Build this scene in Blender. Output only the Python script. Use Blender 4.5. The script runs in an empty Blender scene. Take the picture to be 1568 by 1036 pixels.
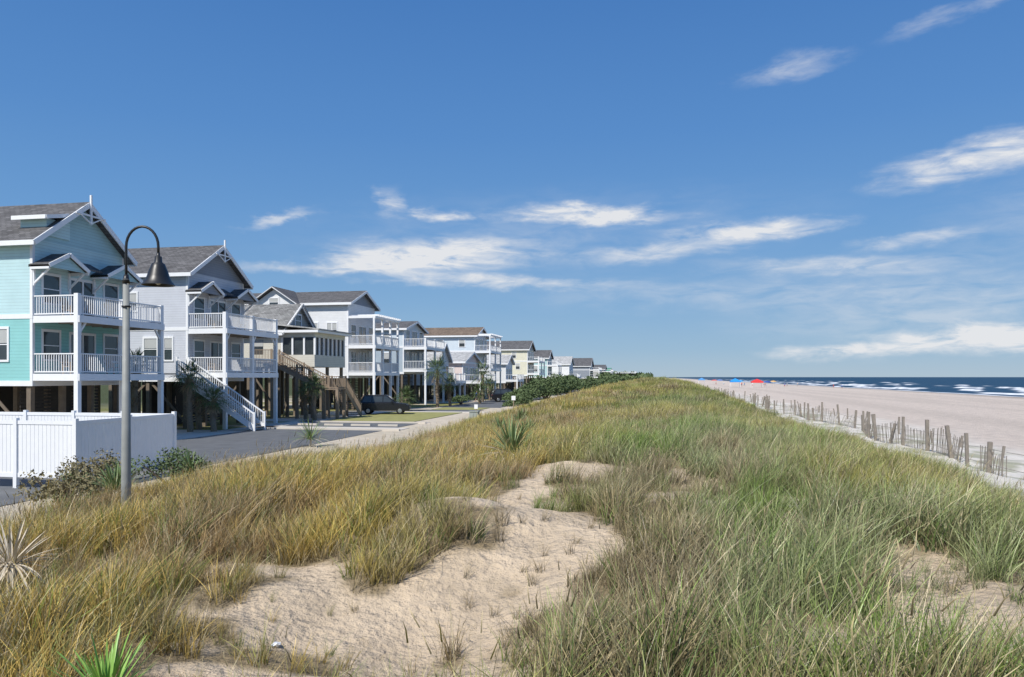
import bpy, math, random
import numpy as np
from mathutils import Vector, Matrix
random.seed(7); rng=np.random.default_rng(11)
sc=bpy.context.scene
sc.view_settings.view_transform='Standard'
try: sc.view_settings.look='None'
except: pass
TH=math.radians(10.82); EYE=3.6
# ------------------------------------------------------------ noise
def hsh(i,j,s):
    v=np.sin(i*127.1+j*311.7+s*74.7)*43758.5453
    return v-np.floor(v)
def vn(x,y,s=0):
    x=np.asarray(x,float); y=np.asarray(y,float)
    i=np.floor(x); j=np.floor(y); f=x-i; g=y-j
    f=f*f*(3-2*f); g=g*g*(3-2*g)
    a=hsh(i,j,s); b=hsh(i+1,j,s); c=hsh(i,j+1,s); d=hsh(i+1,j+1,s)
    return (a*(1-f)+b*f)*(1-g)+(c*(1-f)+d*f)*g
def fbm(x,y,s=0,o=3):
    t=0;a=1;n=0
    for k in range(o):
        t=t+a*vn(x*2**k,y*2**k,s+k*3); n+=a; a*=.5
    return t/n
def ss(a,b,x):
    t=np.clip((x-a)/(b-a),0,1); return t*t*(3-2*t)
# ------------------------------------------------------------ materials
def nmat(name):
    m=bpy.data.materials.new(name); m.use_nodes=True
    nt=m.node_tree; b=nt.nodes['Principled BSDF']; return m,nt,b
def N(nt,t,**k):
    n=nt.nodes.new(t)
    for a,v in k.items(): setattr(n,a,v)
    return n
def paint(name,col,rough=.6,var=.12,scale=3.0,spec=.3,metal=0):
    m,nt,b=nmat(name); L=nt.links
    tc=N(nt,'ShaderNodeTexCoord'); no=N(nt,'ShaderNodeTexNoise'); no.inputs['Scale'].default_value=scale; no.inputs['Detail'].default_value=5
    L.new(tc.outputs['Object'],no.inputs['Vector'])
    mx=N(nt,'ShaderNodeMix',data_type='RGBA'); mx.inputs[6].default_value=(*[c*(1-var) for c in col],1); mx.inputs[7].default_value=(*[min(1,c*(1+var)) for c in col],1)
    L.new(no.outputs['Fac'],mx.inputs[0]); L.new(mx.outputs[2],b.inputs['Base Color'])
    b.inputs['Roughness'].default_value=rough; b.inputs['Specular IOR Level'].default_value=spec; b.inputs['Metallic'].default_value=metal
    return m
def siding(name,col,pitch=.17,axis=2,dark=.72):
    m,nt,b=nmat(name); L=nt.links
    tc=N(nt,'ShaderNodeTexCoord'); sp=N(nt,'ShaderNodeSeparateXYZ'); L.new(tc.outputs['Object'],sp.inputs[0])
    d=N(nt,'ShaderNodeMath',operation='DIVIDE'); L.new(sp.outputs[axis],d.inputs[0]); d.inputs[1].default_value=pitch
    f=N(nt,'ShaderNodeMath',operation='FRACT'); L.new(d.outputs[0],f.inputs[0])
    r=N(nt,'ShaderNodeValToRGB'); e=r.color_ramp.elements
    e[0].position=0; e[0].color=(*[c*dark for c in col],1); e[1].position=.22; e[1].color=(*col,1)
    L.new(f.outputs[0],r.inputs[0])
    no=N(nt,'ShaderNodeTexNoise'); no.inputs['Scale'].default_value=1.3; no.inputs['Detail'].default_value=6; L.new(tc.outputs['Object'],no.inputs['Vector'])
    mr=N(nt,'ShaderNodeMapRange'); mr.inputs[3].default_value=.85; mr.inputs[4].default_value=1.1; L.new(no.outputs['Fac'],mr.inputs[0])
    mx=N(nt,'ShaderNodeVectorMath',operation='SCALE'); L.new(r.outputs[0],mx.inputs[0]); L.new(mr.outputs[0],mx.inputs['Scale'])
    L.new(mx.outputs[0],b.inputs['Base Color'])
    bp=N(nt,'ShaderNodeBump'); bp.inputs['Strength'].default_value=.5; bp.inputs['Distance'].default_value=.02; L.new(f.outputs[0],bp.inputs['Height']); L.new(bp.outputs[0],b.inputs['Normal'])
    b.inputs['Roughness'].default_value=.65; b.inputs['Specular IOR Level'].default_value=.25
    return m
def shingle(name,col):
    m,nt,b=nmat(name); L=nt.links
    tc=N(nt,'ShaderNodeTexCoord'); br=N(nt,'ShaderNodeTexBrick'); L.new(tc.outputs['Object'],br.inputs['Vector'])
    br.inputs['Scale'].default_value=1; br.inputs['Brick Width'].default_value=.35; br.inputs['Row Height'].default_value=.16; br.inputs['Mortar Size'].default_value=.012
    br.inputs['Color1'].default_value=(*[c*.75 for c in col],1); br.inputs['Color2'].default_value=(*[c*1.3 for c in col],1); br.inputs['Mortar'].default_value=(*[c*.4 for c in col],1)
    no=N(nt,'ShaderNodeTexNoise'); no.inputs['Scale'].default_value=1.0; no.inputs['Detail'].default_value=8; L.new(tc.outputs['Object'],no.inputs['Vector'])
    mr=N(nt,'ShaderNodeMapRange'); mr.inputs[3].default_value=.6; mr.inputs[4].default_value=1.4; L.new(no.outputs['Fac'],mr.inputs[0])
    mx=N(nt,'ShaderNodeVectorMath',operation='SCALE'); L.new(br.outputs['Color'],mx.inputs[0]); L.new(mr.outputs[0],mx.inputs['Scale'])
    L.new(mx.outputs[0],b.inputs['Base Color']); b.inputs['Roughness'].default_value=.9; b.inputs['Specular IOR Level'].default_value=.15
    return m
WHITE=paint('white_paint',(.82,.83,.84),.5,.06)
GLASS=paint('window_glass',(.045,.055,.06),.06,.5,1.2,.8)
CURT=paint('window_blinds',(.45,.46,.45),.7,.1,2)
PILING=paint('piling_wood',(.18,.145,.11),.85,.3,4)
WOOD=paint('weathered_wood',(.29,.225,.165),.85,.25,5)
DARK=paint('under_house_shade_painted_boards',(.06,.055,.05),.9,.3,2)  # near-black: shade under the houses is painted into this colour
DECKM=paint('deck_boards',(.35,.31,.26),.8,.2,4)
CONC=paint('concrete',(.58,.53,.46),.85,.15,1.2)
SHG=shingle('shingle_charcoal',(.125,.123,.125)); SHB=shingle('shingle_brown',(.19,.145,.11)); SHL=shingle('shingle_pale',(.42,.42,.41))
# ------------------------------------------------------------ geometry builder
class Part:
    def __init__(s): s.v=[]; s.f=[]
    def poly(s,pts):
        b=len(s.v); s.v+= [tuple(p) for p in pts]; s.f.append(tuple(range(b,b+len(pts))))
    def box(s,x0,x1,y0,y1,z0,z1):
        if x0>x1:x0,x1=x1,x0
        if y0>y1:y0,y1=y1,y0
        b=len(s.v)
        s.v+=[(x0,y0,z0),(x1,y0,z0),(x1,y1,z0),(x0,y1,z0),(x0,y0,z1),(x1,y0,z1),(x1,y1,z1),(x0,y1,z1)]
        for q in ((0,3,2,1),(4,5,6,7),(0,1,5,4),(1,2,6,5),(2,3,7,6),(3,0,4,7)): s.f.append(tuple(b+i for i in q))
    def beam(s,p0,p1,w,h,up=(0,0,1)):
        p0=Vector(p0);p1=Vector(p1); d=(p1-p0).normalized(); u=Vector(up)
        if abs(d.dot(u))>.98: u=Vector((1,0,0))
        r=d.cross(u).normalized(); u=r.cross(d).normalized()
        b=len(s.v)
        for p in (p0,p1):
            for a,c in ((-1,-1),(1,-1),(1,1),(-1,1)): s.v.append(tuple(p+r*a*w/2+u*c*h/2))
        for q in ((0,1,2,3),(7,6,5,4),(0,4,5,1),(1,5,6,2),(2,6,7,3),(3,7,4,0)): s.f.append(tuple(b+i for i in q))
    def prism(s,prof,x0,x1):
        n=len(prof); b=len(s.v)
        for x in (x0,x1):
            for y,z in prof: s.v.append((x,y,z))
        s.f.append(tuple(b+i for i in range(n))); s.f.append(tuple(b+n+i for i in reversed(range(n))))
        for i in range(n):
            j=(i+1)%n; s.f.append((b+i,b+n+i,b+n+j,b+j))
    def prismY(s,prof,y0,y1):
        n=len(prof); b=len(s.v)
        for y in (y0,y1):
            for x,z in prof: s.v.append((x,y,z))
        s.f.append(tuple(b+i for i in range(n))); s.f.append(tuple(b+n+i for i in reversed(range(n))))
        for i in range(n):
            j=(i+1)%n; s.f.append((b+i,b+n+i,b+n+j,b+j))
    def tube(s,pts,rad,n=10,cap=True):
        b=len(s.v); pts=[Vector(p) for p in pts]
        for i,p in enumerate(pts):
            d=(pts[min(i+1,len(pts)-1)]-pts[max(i-1,0)]).normalized()
            u=Vector((0,1,0)) if abs(d.y)<.9 else Vector((1,0,0))
            r=d.cross(u).normalized(); u=r.cross(d)
            R=rad[i] if hasattr(rad,'__len__') else rad
            for k in range(n):
                a=2*math.pi*k/n; s.v.append(tuple(p+(r*math.cos(a)+u*math.sin(a))*R))
        for i in range(len(pts)-1):
            for k in range(n):
                k2=(k+1)%n; s.f.append((b+i*n+k,b+i*n+k2,b+(i+1)*n+k2,b+(i+1)*n+k))
        if cap:
            s.f.append(tuple(b+k for k in range(n))); s.f.append(tuple(b+(len(pts)-1)*n+k for k in reversed(range(n))))
    def make(s,name,mat,parent=None,origin=(0,0,0),smooth=False,fixn=True):
        if not s.v: return None
        me=bpy.data.meshes.new(name); o=Vector(origin)
        me.from_pydata([tuple(Vector(p)-o) for p in s.v],[],s.f)
        if fixn:
            import bmesh
            bm=bmesh.new(); bm.from_mesh(me); bmesh.ops.recalc_face_normals(bm,faces=bm.faces); bm.to_mesh(me); bm.free()
        me.materials.append(mat)
        if smooth: me.shade_smooth()
        ob=bpy.data.objects.new(name,me); sc.collection.objects.link(ob)
        if parent: ob.parent=parent
        else: ob.location=o
        return ob
def empty(name,loc,rz=0):
    e=bpy.data.objects.new(name,None); e.location=loc; e.rotation_euler=(0,0,rz); e.empty_display_size=.5; sc.collection.objects.link(e); return e
# ------------------------------------------------------------ world
SV=Vector((-.30,-.62,.80)).normalized()
elev=math.asin(SV.z); azs=math.atan2(SV.x,SV.y)%(2*math.pi)
w=bpy.data.worlds.new('World'); sc.world=w; w.use_nodes=True
nt=w.node_tree; L=nt.links; bg=nt.nodes['Background']
sky=N(nt,'ShaderNodeTexSky',sky_type='NISHITA'); sky.sun_disc=False; sky.sun_elevation=elev; sky.sun_rotation=azs
sky.air_density=1.0; sky.dust_density=.2; sky.ozone_density=2.0; sky.altitude=0
tc=N(nt,'ShaderNodeTexCoord'); sp=N(nt,'ShaderNodeSeparateXYZ'); L.new(tc.outputs['Generated'],sp.inputs[0])
at=N(nt,'ShaderNodeMath',operation='ARCTAN2'); L.new(sp.outputs[0],at.inputs[0]); L.new(sp.outputs[1],at.inputs[1])
asn=N(nt,'ShaderNodeMath',operation='ARCSINE'); L.new(sp.outputs[2],asn.inputs[0])
def M(op,a,b=None,c=None):
    n=N(nt,'ShaderNodeMath',operation=op)
    for i,x in enumerate((a,b,c)):
        if x is None: continue
        if isinstance(x,(int,float)): n.inputs[i].default_value=x
        else: L.new(x,n.inputs[i])
    return n.outputs[0]
az=M('MULTIPLY',at.outputs[0],57.2958); el=M('MULTIPLY',asn.outputs[0],57.2958)
er=N(nt,'ShaderNodeValToRGB'); L.new(M('DIVIDE',el,40.0),er.inputs[0]); es=er.color_ramp.elements
es[0].position=0; es[0].color=(.36,.50,.64,1); es[1].position=1; es[1].color=(.045,.165,.48,1)
for ps,c in ((.05,(.27,.445,.645)),(.14,(.20,.39,.65)),(.28,(.135,.325,.64)),(.45,(.092,.262,.60)),(.68,(.062,.205,.53))):
    q_=es.new(ps); q_.color=(*c,1)
sc10=N(nt,'ShaderNodeVectorMath',operation='SCALE'); L.new(er.outputs[0],sc10.inputs[0]); sc10.inputs['Scale'].default_value=10
skm=N(nt,'ShaderNodeMix',data_type='RGBA'); skm.inputs[0].default_value=.88; L.new(sky.outputs[0],skm.inputs[6]); L.new(sc10.outputs[0],skm.inputs[7])
cb=N(nt,'ShaderNodeCombineXYZ'); L.new(az,cb.inputs[0]); L.new(el,cb.inputs[1])
def noise(scx,scy,scale,detail,rough=.6,off=0,rot=0,dist=0):
    mp=N(nt,'ShaderNodeMapping'); mp.inputs['Scale'].default_value=(scx,scy,1); mp.inputs['Location'].default_value=(off,off*.7,0); mp.inputs['Rotation'].default_value=(0,0,rot)
    L.new(cb.outputs[0],mp.inputs[0])
    n=N(nt,'ShaderNodeTexNoise'); n.inputs['Scale'].default_value=scale; n.inputs['Detail'].default_value=detail; n.inputs['Roughness'].default_value=rough; n.inputs['Distortion'].default_value=dist
    L.new(mp.outputs[0],n.inputs['Vector']); return n
dn=noise(.3,.8,.8,5,.62)
dv=N(nt,'ShaderNodeVectorMath',operation='SUBTRACT'); L.new(dn.outputs['Color'],dv.inputs[0]); dv.inputs[1].default_value=(.5,.5,.5)
dm=N(nt,'ShaderNodeVectorMath',operation='MULTIPLY'); L.new(dv.outputs[0],dm.inputs[0]); dm.inputs[1].default_value=(7.0,1.7,0)
pv=N(nt,'ShaderNodeVectorMath',operation='ADD'); L.new(cb.outputs[0],pv.inputs[0]); L.new(dm.outputs[0],pv.inputs[1])
clouds=[(-16.8,9.2,8.4,1.4,.05,1.3),(-21,8.7,6.0,.8,.06,.8),(-5.0,12.3,6.6,.7,-.03,1.6),(-16.0,12.4,2.2,.5,0,1.1),(-20.1,13.0,1.5,1.1,-.4,.6),
(-28.2,11.5,3.0,.45,.3,.6),(7.5,10.7,6.0,.75,.04,1.25),(-14,7.4,12,.5,-.03,.8),(-25,8.0,7.5,.4,0,.6),(0,9.3,6.0,.7,.05,.7),(13,7.9,8.5,.7,-.03,.65),
(21.8,14.1,6.2,1.2,.12,1.35),(9.6,21.3,3.4,.8,.1,.45),(20,23.0,4.4,.6,.15,.4),(13.3,1.75,5.0,.55,0,1.4),(22,2.6,6.4,1.0,.02,1.9),(20,4.2,14,2.2,.0,.38),(17.6,9.2,4.4,.5,.05,.6),
(-8,10.8,20,3.2,.03,.16),(8,6.3,18,1.3,0,.32),(26,10,8,3.5,.1,.18)]
acc=None
for (a,e,wd,hh,rt,st) in clouds:
    mp=N(nt,'ShaderNodeMapping',vector_type='TEXTURE'); mp.inputs['Location'].default_value=(a,e,0); mp.inputs['Rotation'].default_value=(0,0,rt); mp.inputs['Scale'].default_value=(wd,hh,1)
    L.new(pv.outputs[0],mp.inputs[0])
    ln=N(nt,'ShaderNodeVectorMath',operation='LENGTH'); L.new(mp.outputs[0],ln.inputs[0])
    mr=N(nt,'ShaderNodeMapRange',interpolation_type='SMOOTHSTEP'); mr.inputs[1].default_value=1.4; mr.inputs[2].default_value=0; mr.inputs[3].default_value=0; mr.inputs[4].default_value=st
    L.new(ln.outputs['Value'],mr.inputs[0])
    acc=mr.outputs[0] if acc is None else M('ADD',acc,mr.outputs[0])
sn=noise(.28,1.15,.9,7,.60,3,.10,.5)
snr=N(nt,'ShaderNodeMapRange'); snr.inputs[1].default_value=.32; snr.inputs[2].default_value=.64; snr.inputs[3].default_value=.10; snr.inputs[4].default_value=1.1; L.new(sn.outputs['Fac'],snr.inputs[0])
dens=M('MINIMUM',M('MULTIPLY',acc,snr.outputs[0]),.94)
cm=N(nt,'ShaderNodeMix',data_type='RGBA'); L.new(dens,cm.inputs[0]); L.new(skm.outputs[2],cm.inputs[6]); cm.inputs[7].default_value=(8.0,8.1,8.3,1)
L.new(cm.outputs[2],bg.inputs['Color']); bg.inputs['Strength'].default_value=.1
try: w.cycles.sampling_method='MANUAL'; w.cycles.sample_map_resolution=512
except: pass
sun=bpy.data.lights.new('sun','SUN'); sun.energy=5.0; sun.angle=math.radians(.5); sun.color=(1,.955,.88)
so=bpy.data.objects.new('sun',sun); so.rotation_euler=SV.to_track_quat('Z','Y').to_euler(); so.location=(-40,-60,90); sc.collection.objects.link(so)
cam=bpy.data.cameras.new('camera'); co=bpy.data.objects.new('camera',cam); sc.collection.objects.link(co); sc.camera=co
co.location=(0,0,EYE); co.rotation_euler=(math.pi/2,0,TH); cam.lens=25.94; cam.sensor_width=36; cam.shift_y=.0376; cam.clip_end=60000; cam.clip_start=.1
# ------------------------------------------------------------ terrain
PX=[-5000,-14.5,-12.5,-9,-5,0,4,7.5,10,13,20,60,86,100,400,30000]
PZ=[0,0,.15,.62,1.12,1.5,1.40,.74,.25,.10,.10,-.5,-1.2,-1.9,-5,-5]
def gs(X,Y,cx,cy,rx,ry): return np.exp(-(((X-cx)/rx)**2+((Y-cy)/ry)**2))
def XS(X,Y): return X+1.5*(1-ss(23,31,Y))*(1-ss(-9,-3,X))-1.0*gs(X,Y,-12,38,4,10)
def height(X,Y):
    X=np.asarray(X,float);Y=np.asarray(Y,float)
    Xs=XS(X,Y)
    Xm=Xs+np.where(np.abs(X)<20,1.2*(vn(Y/9,X*0,5)-.5),0)
    p=np.interp(Xm,PX,PZ)
    D=ss(-14.3,-9.5,Xs)*(1-ss(8.0,12.5,X))
    p=p*(1+.72*ss(34,100,Y)*D)
    p=p+D*((.95-.45*ss(24,34,Y)*(1-ss(60,80,Y)))*(fbm(X/6,Y/8,1)-.5)+.34*(vn(X/1.7,Y/2,2)-.5)+.10*(vn(X/.5,Y/.5,3)-.5))
    p=p-.5*gs(X,Y,-2.2,7.1,1.9,1.2)+.62*gs(X,Y,-3.1,10.4,1.8,1.1)-.2*gs(X,Y,2.7,7.4,1.0,1.3)+.38*gs(X,Y,3.2,10.6,1.4,.9)
    p=p+.30*gs(X,Y,-3.0,19,3.5,4)+.5*gs(X,Y,1,75,5,14)+.42*gs(X,Y,-11.6,20,3.2,4.2)*ss(-15.2,-12.5,X)+.25*gs(X,Y,-7.5,14,3,4)-.32*gs(X,Y,-7.5,42,4.5,16)*D
    p=p+np.where((X>10)&(X<20),.30*(fbm(X/2.2,Y/3,9)-.35)*(1-ss(14,19,X)),0)
    return np.where(X<-15.5,np.minimum(p,0.0),p)
BARE=[(-2.6,7.5,2.0,1.25),(-2.3,11.8,.75,1.6),(-1.3,9.3,.85,1.4),(-1.9,15.6,.8,1.1),(-3.6,6.0,1.0,.45),(3.0,9.1,1.05,.75),(2.6,7.3,.65,1.3),(4.4,12.6,1.6,.75),(4.2,7.2,.65,.95),(-1.9,5.7,.8,.4),(7.0,16.6,1.5,.9),(.9,6.0,.35,.4),(5.8,9.8,.7,.7),(-5.6,9.0,.5,.4),(.4,13,.5,.7)]
PLANTS=[(-3.4,17.8,.6),(-4.1,4.95,.3),(-8.15,8.1,.7)]
def sandm(X,Y):
    X=np.asarray(X,float);Y=np.asarray(Y,float)
    n=fbm(X/.8,Y/.8,20,3)-.5; m=np.zeros_like(X)
    for cx,cy,rx,ry in BARE:
        d=np.sqrt(((X-cx)/rx)**2+((Y-cy)/ry)**2)+n*2.0
        m=np.maximum(m,1-ss(.8,1.15,d))
    small=ss(.665,.74,fbm(X/1.1,Y/1.3,31,3))*.85
    m=np.maximum(m,small)
    e=ss(7.7,9.4,X+2.4*(fbm(X/2,Y/4,41)-.5))
    m=np.maximum(m,e)
    return m
def axis(segs):
    o=[]
    for a,b,s in segs: o+=list(np.arange(a,b,s))
    return np.array(o)
def sheet(name,xs,ys,zf,mat,cf=None,smooth=True):
    X,Y=np.meshgrid(xs,ys); Z=zf(X,Y); nx=len(xs);ny=len(ys)
    me=bpy.data.meshes.new(name); me.vertices.add(nx*ny)
    me.vertices.foreach_set('co',np.stack([X,Y,Z],-1).reshape(-1))
    i=np.arange((ny-1)*(nx-1)); r=i//(nx-1); c=i%(nx-1); a=r*nx+c
    q=np.stack([a,a+1,a+nx+1,a+nx],-1).reshape(-1).astype(np.int32)
    me.loops.add(len(q)); me.loops.foreach_set('vertex_index',q); me.polygons.add(len(i)); me.polygons.foreach_set('loop_start',(i*4).astype(np.int32))
    me.update(calc_edges=True); me.materials.append(mat)
    if smooth: me.shade_smooth()
    if cf is not None:
        C=cf(X,Y,Z); ca=me.color_attributes.new('gcol','FLOAT_COLOR','POINT')
        ca.data.foreach_set('color',np.concatenate([C,np.ones(C.shape[:2]+(1,))],-1).reshape(-1))
    ob=bpy.data.objects.new(name,me); sc.collection.objects.link(ob); return ob
def lerp(a,b,t): return a*(1-t[...,None])+b*t[...,None]
def bc(c,X): return np.broadcast_to(np.array(c),X.shape+(3,))
def gcol(X,Y,Z):
    m=sandm(X,Y); far=ss(22,60,Y)
    base=lerp(bc([.24,.185,.105],X),bc([.20,.185,.08],X),far)
    C=lerp(base,bc([.64,.515,.37],X),np.clip(m,.12*(1-far),1)*(1-.6*ss(60,200,Y)*(X<9)))
    e=ss(8.0,10.0,X); C=lerp(C,bc([.74,.69,.61],X),e)
    C=lerp(C,bc([.24,.26,.12],X),e*(1-ss(14,17,X))*.6*ss(.5,.62,fbm(X/1.0,Y/1.6,66,3)))
    C=lerp(C,bc([.62,.53,.45],X),ss(14,20,X+3*(vn(X/3,Y/6,4)-.5)))
    C=C*(1-.10*ss(20,24,X)*ss(.55,.7,vn(X/1.6,Y/90,14)))[...,None]
    C=lerp(C,bc([.38,.32,.27],X),ss(72,84,X+6*(vn(Y/20,Y*0,4)-.5)))
    Xs=XS(X,Y); l=1-ss(-14.0,-12.4,Xs+.8*(vn(X,Y,6)-.5))
    lw=ss(.42,.58,fbm(X/5,Y/5,50))
    LW=lerp(bc([.64,.555,.44],X),bc([.26,.25,.09],X),np.where(X<-18.5,lw,.10*lw))
    C=lerp(C,LW,l)
    C=lerp(C,bc([.08,.095,.045],X),(1-ss(-75,-50,X)))
    return C
m,nt2,b=nmat('ground_sand_and_thatch'); L2=nt2.links
vc=N(nt2,'ShaderNodeAttribute',attribute_name='gcol'); tc=N(nt2,'ShaderNodeTexCoord')
n1=N(nt2,'ShaderNodeTexNoise'); n1.inputs['Scale'].default_value=1.2; n1.inputs['Detail'].default_value=10; n1.inputs['Roughness'].default_value=.7; L2.new(tc.outputs['Object'],n1.inputs['Vector'])
n3=N(nt2,'ShaderNodeTexNoise'); n3.inputs['Scale'].default_value=9; n3.inputs['Detail'].default_value=8; L2.new(tc.outputs['Object'],n3.inputs['Vector'])
mr=N(nt2,'ShaderNodeMapRange'); mr.inputs[1].default_value=.3; mr.inputs[2].default_value=.7; mr.inputs[3].default_value=.78; mr.inputs[4].default_value=1.14; L2.new(n1.outputs['Fac'],mr.inputs[0])
sca=N(nt2,'ShaderNodeVectorMath',operation='SCALE'); L2.new(vc.outputs['Color'],sca.inputs[0]); L2.new(mr.outputs[0],sca.inputs['Scale']); L2.new(sca.outputs[0],b.inputs['Base Color'])
ad=N(nt2,'ShaderNodeMath',operation='ADD'); L2.new(n1.outputs['Fac'],ad.inputs[0]); ml=N(nt2,'ShaderNodeMath',operation='MULTIPLY'); L2.new(n3.outputs['Fac'],ml.inputs[0]); ml.inputs[1].default_value=.6; L2.new(ml.outputs[0],ad.inputs[1])
bp=N(nt2,'ShaderNodeBump'); bp.inputs['Strength'].default_value=1.0; bp.inputs['Distance'].default_value=.2; L2.new(ad.outputs[0],bp.inputs['Height']); L2.new(bp.outputs[0],b.inputs['Normal'])
b.inputs['Roughness'].default_value=.95; b.inputs['Specular IOR Level'].default_value=.1
GM=m
xs=np.concatenate([[-5000,-1500,-500,-200],axis([(-100,-40,6),(-40,-17,2),(-17,-9,.3),(-9,7,.12),(7,21,.3),(21,100,2.5)]),[110,150,300,1000,5000,20000]])
ys=np.concatenate([[-300,-100,-40,-15,-5],axis([(0,4,.5),(4,16,.12),(16,40,.3),(40,110,.7),(110,300,3),(300,1000,20)]),[1000,1500,2500,5000,10000,25000]])
sheet('ground',xs,ys,height,GM,gcol)
# ------------------------------------------------------------ sea
CR=[(90,.25),(97,.45),(107,.6),(118,.6),(131,.7),(147,.6),(168,.55),(195,.45)]
def seaz(X,Y):
    Z=np.full_like(X,-1.2)
    for k,(cx,a) in enumerate(CR):
        c=cx+7*(vn(Y/60,Y*0,60+k)-.5); am=a*ss(.35,.75,fbm(Y/28,Y*0+k,70+k,2))
        d=X-c; Z=Z+am*np.where(d<0,np.exp(-(d/.7)**2),np.exp(-(d/3.2)**2))
    return Z
def seac(X,Y,Z):
    f=np.zeros_like(X)
    for k,(cx,a) in enumerate(CR):
        c=cx+7*(vn(Y/60,Y*0,60+k)-.5); am=ss(.5,.72,fbm(Y/28,Y*0+k,70+k,2)); d=X-c
        f=np.maximum(f,am*np.exp(-((d+.4)/1.0)**2))
    f=np.maximum(f,.8*np.exp(-((X-86.5-2*vn(Y/15,Y*0,90))/1.6)**2))
    f=np.clip(f*1.4*(.3+vn(X/1.5,Y/4,95)),0,1)*(1-.6*ss(500,1200,Y))
    return np.stack([f,f,f],-1)
m,nt2,b=nmat('sea_water'); L2=nt2.links
vc=N(nt2,'ShaderNodeAttribute',attribute_name='gcol'); tc=N(nt2,'ShaderNodeTexCoord')
mp=N(nt2,'ShaderNodeMapping'); mp.inputs['Scale'].default_value=(.12,.03,1); L2.new(tc.outputs['Object'],mp.inputs[0])
n1=N(nt2,'ShaderNodeTexNoise'); n1.inputs['Scale'].default_value=1; n1.inputs['Detail'].default_value=8; L2.new(mp.outputs[0],n1.inputs['Vector'])
mx=N(nt2,'ShaderNodeMix',data_type='RGBA'); mx.inputs[6].default_value=(.009,.034,.072,1); mx.inputs[7].default_value=(.028,.08,.13,1); L2.new(n1.outputs['Fac'],mx.inputs[0])
mf=N(nt2,'ShaderNodeMix',data_type='RGBA'); L2.new(vc.outputs['Fac'],mf.inputs[0]); L2.new(mx.outputs[2],mf.inputs[6]); mf.inputs[7].default_value=(.8,.82,.83,1)
L2.new(mf.outputs[2],b.inputs['Base Color']); b.inputs['Roughness'].default_value=.55; b.inputs['Specular IOR Level'].default_value=.12
n3=N(nt2,'ShaderNodeTexNoise'); n3.inputs['Scale'].default_value=.5; n3.inputs['Detail'].default_value=6; L2.new(tc.outputs['Object'],n3.inputs['Vector'])
bp=N(nt2,'ShaderNodeBump'); bp.inputs['Strength'].default_value=1; bp.inputs['Distance'].default_value=.5; L2.new(n3.outputs['Fac'],bp.inputs['Height']); L2.new(bp.outputs[0],b.inputs['Normal'])
xs=np.concatenate([axis([(82,112,.7),(112,215,1.1)]),[220,260,400,1000,3000,8000,30000]])
ys=np.concatenate([[-1000,-200,0,40],axis([(80,500,2.5),(500,1500,14)]),[1500,2500,5000,10000,30000]])
sheet('sea',xs,ys,seaz,m,seac)
# ------------------------------------------------------------ grass
def rib(V,F,S,pts,wd,side,sh):
    b=len(V); n=len(pts)
    for i,p in enumerate(pts):
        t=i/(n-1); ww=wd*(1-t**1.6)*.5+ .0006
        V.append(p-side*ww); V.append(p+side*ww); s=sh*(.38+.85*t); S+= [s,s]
    for i in range(n-1): F.append((b+2*i,b+2*i+1,b+2*i+3,b+2*i+2))
def tuft(name,n,R,h0,h1,wd,segs,spread,wind,mat,seed,heads=0):
    rr=random.Random(seed); V=[];F=[];S=[]
    for k in range(n):
        a=rr.random()*6.283; r=R*math.sqrt(rr.random()); base=np.array([r*math.cos(a),r*math.sin(a),-.03])
        h=rr.uniform(h0,h1); a2=a+rr.gauss(0,.9); out=np.array([math.cos(a2),math.sin(a2),0]); sp=spread*rr.uniform(.2,1.5); wi=wind*rr.uniform(.4,1.6)
        sa=rr.random()*6.283; side=np.array([math.cos(sa),math.sin(sa),0])
        pts=[]
        for i in range(segs+1):
            t=i/segs; bend=t**1.6
            pts.append(base+np.array([0,0,1.])*h*(t-.25*sp*bend-.08*bend)+out*h*sp*bend+np.array([1.,.15,0])*h*wi*bend)
        sh=rr.uniform(.5,1.5)
        rib(V,F,S,pts,wd*rr.uniform(.7,1.3),side,sh)
        if k<heads:
            tip=pts[-1]; d=pts[-1]-pts[-2]; d/=np.linalg.norm(d)
            for q in range(3):
                sa=q*1.05; side=np.array([math.cos(sa),math.sin(sa),0]); p2=[tip-d*.02,tip+d*.05,tip+d*.11+np.array([.02,0,-.01])]
                rib(V,F,S,p2,.008,side,1.25)
    me=bpy.data.meshes.new(name); me.from_pydata([tuple(p) for p in V],[],F); at=me.attributes.new('shade','FLOAT','POINT'); at.data.foreach_set('value',np.array(S,dtype=np.float32))
    me.materials.append(mat); ob=bpy.data.objects.new(name,me); return ob
m,nt2,b=nmat('grass_blade'); L2=nt2.links; out=nt2.nodes['Material Output']
ti=N(nt2,'ShaderNodeAttribute',attribute_type='INSTANCER',attribute_name='tint'); sh=N(nt2,'ShaderNodeAttribute',attribute_name='shade')
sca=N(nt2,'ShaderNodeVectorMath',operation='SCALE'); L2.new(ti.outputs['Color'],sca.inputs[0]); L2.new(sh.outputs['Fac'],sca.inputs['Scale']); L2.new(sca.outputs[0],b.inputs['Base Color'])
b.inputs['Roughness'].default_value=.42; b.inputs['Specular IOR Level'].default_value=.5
tr=N(nt2,'ShaderNodeBsdfTranslucent'); L2.new(sca.outputs[0],tr.inputs['Color']); ms=N(nt2,'ShaderNodeMixShader'); ms.inputs[0].default_value=.2
L2.new(b.outputs[0],ms.inputs[1]); L2.new(tr.outputs[0],ms.inputs[2]); L2.new(ms.outputs[0],out.inputs['Surface'])
GR=m
coll=bpy.data.collections.new('grass_tufts')
for i in range(4): coll.objects.link(tuft('t%02d'%i,24,.11,.24,.68,.0075,4,.42,.16,GR,100+i))
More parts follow.
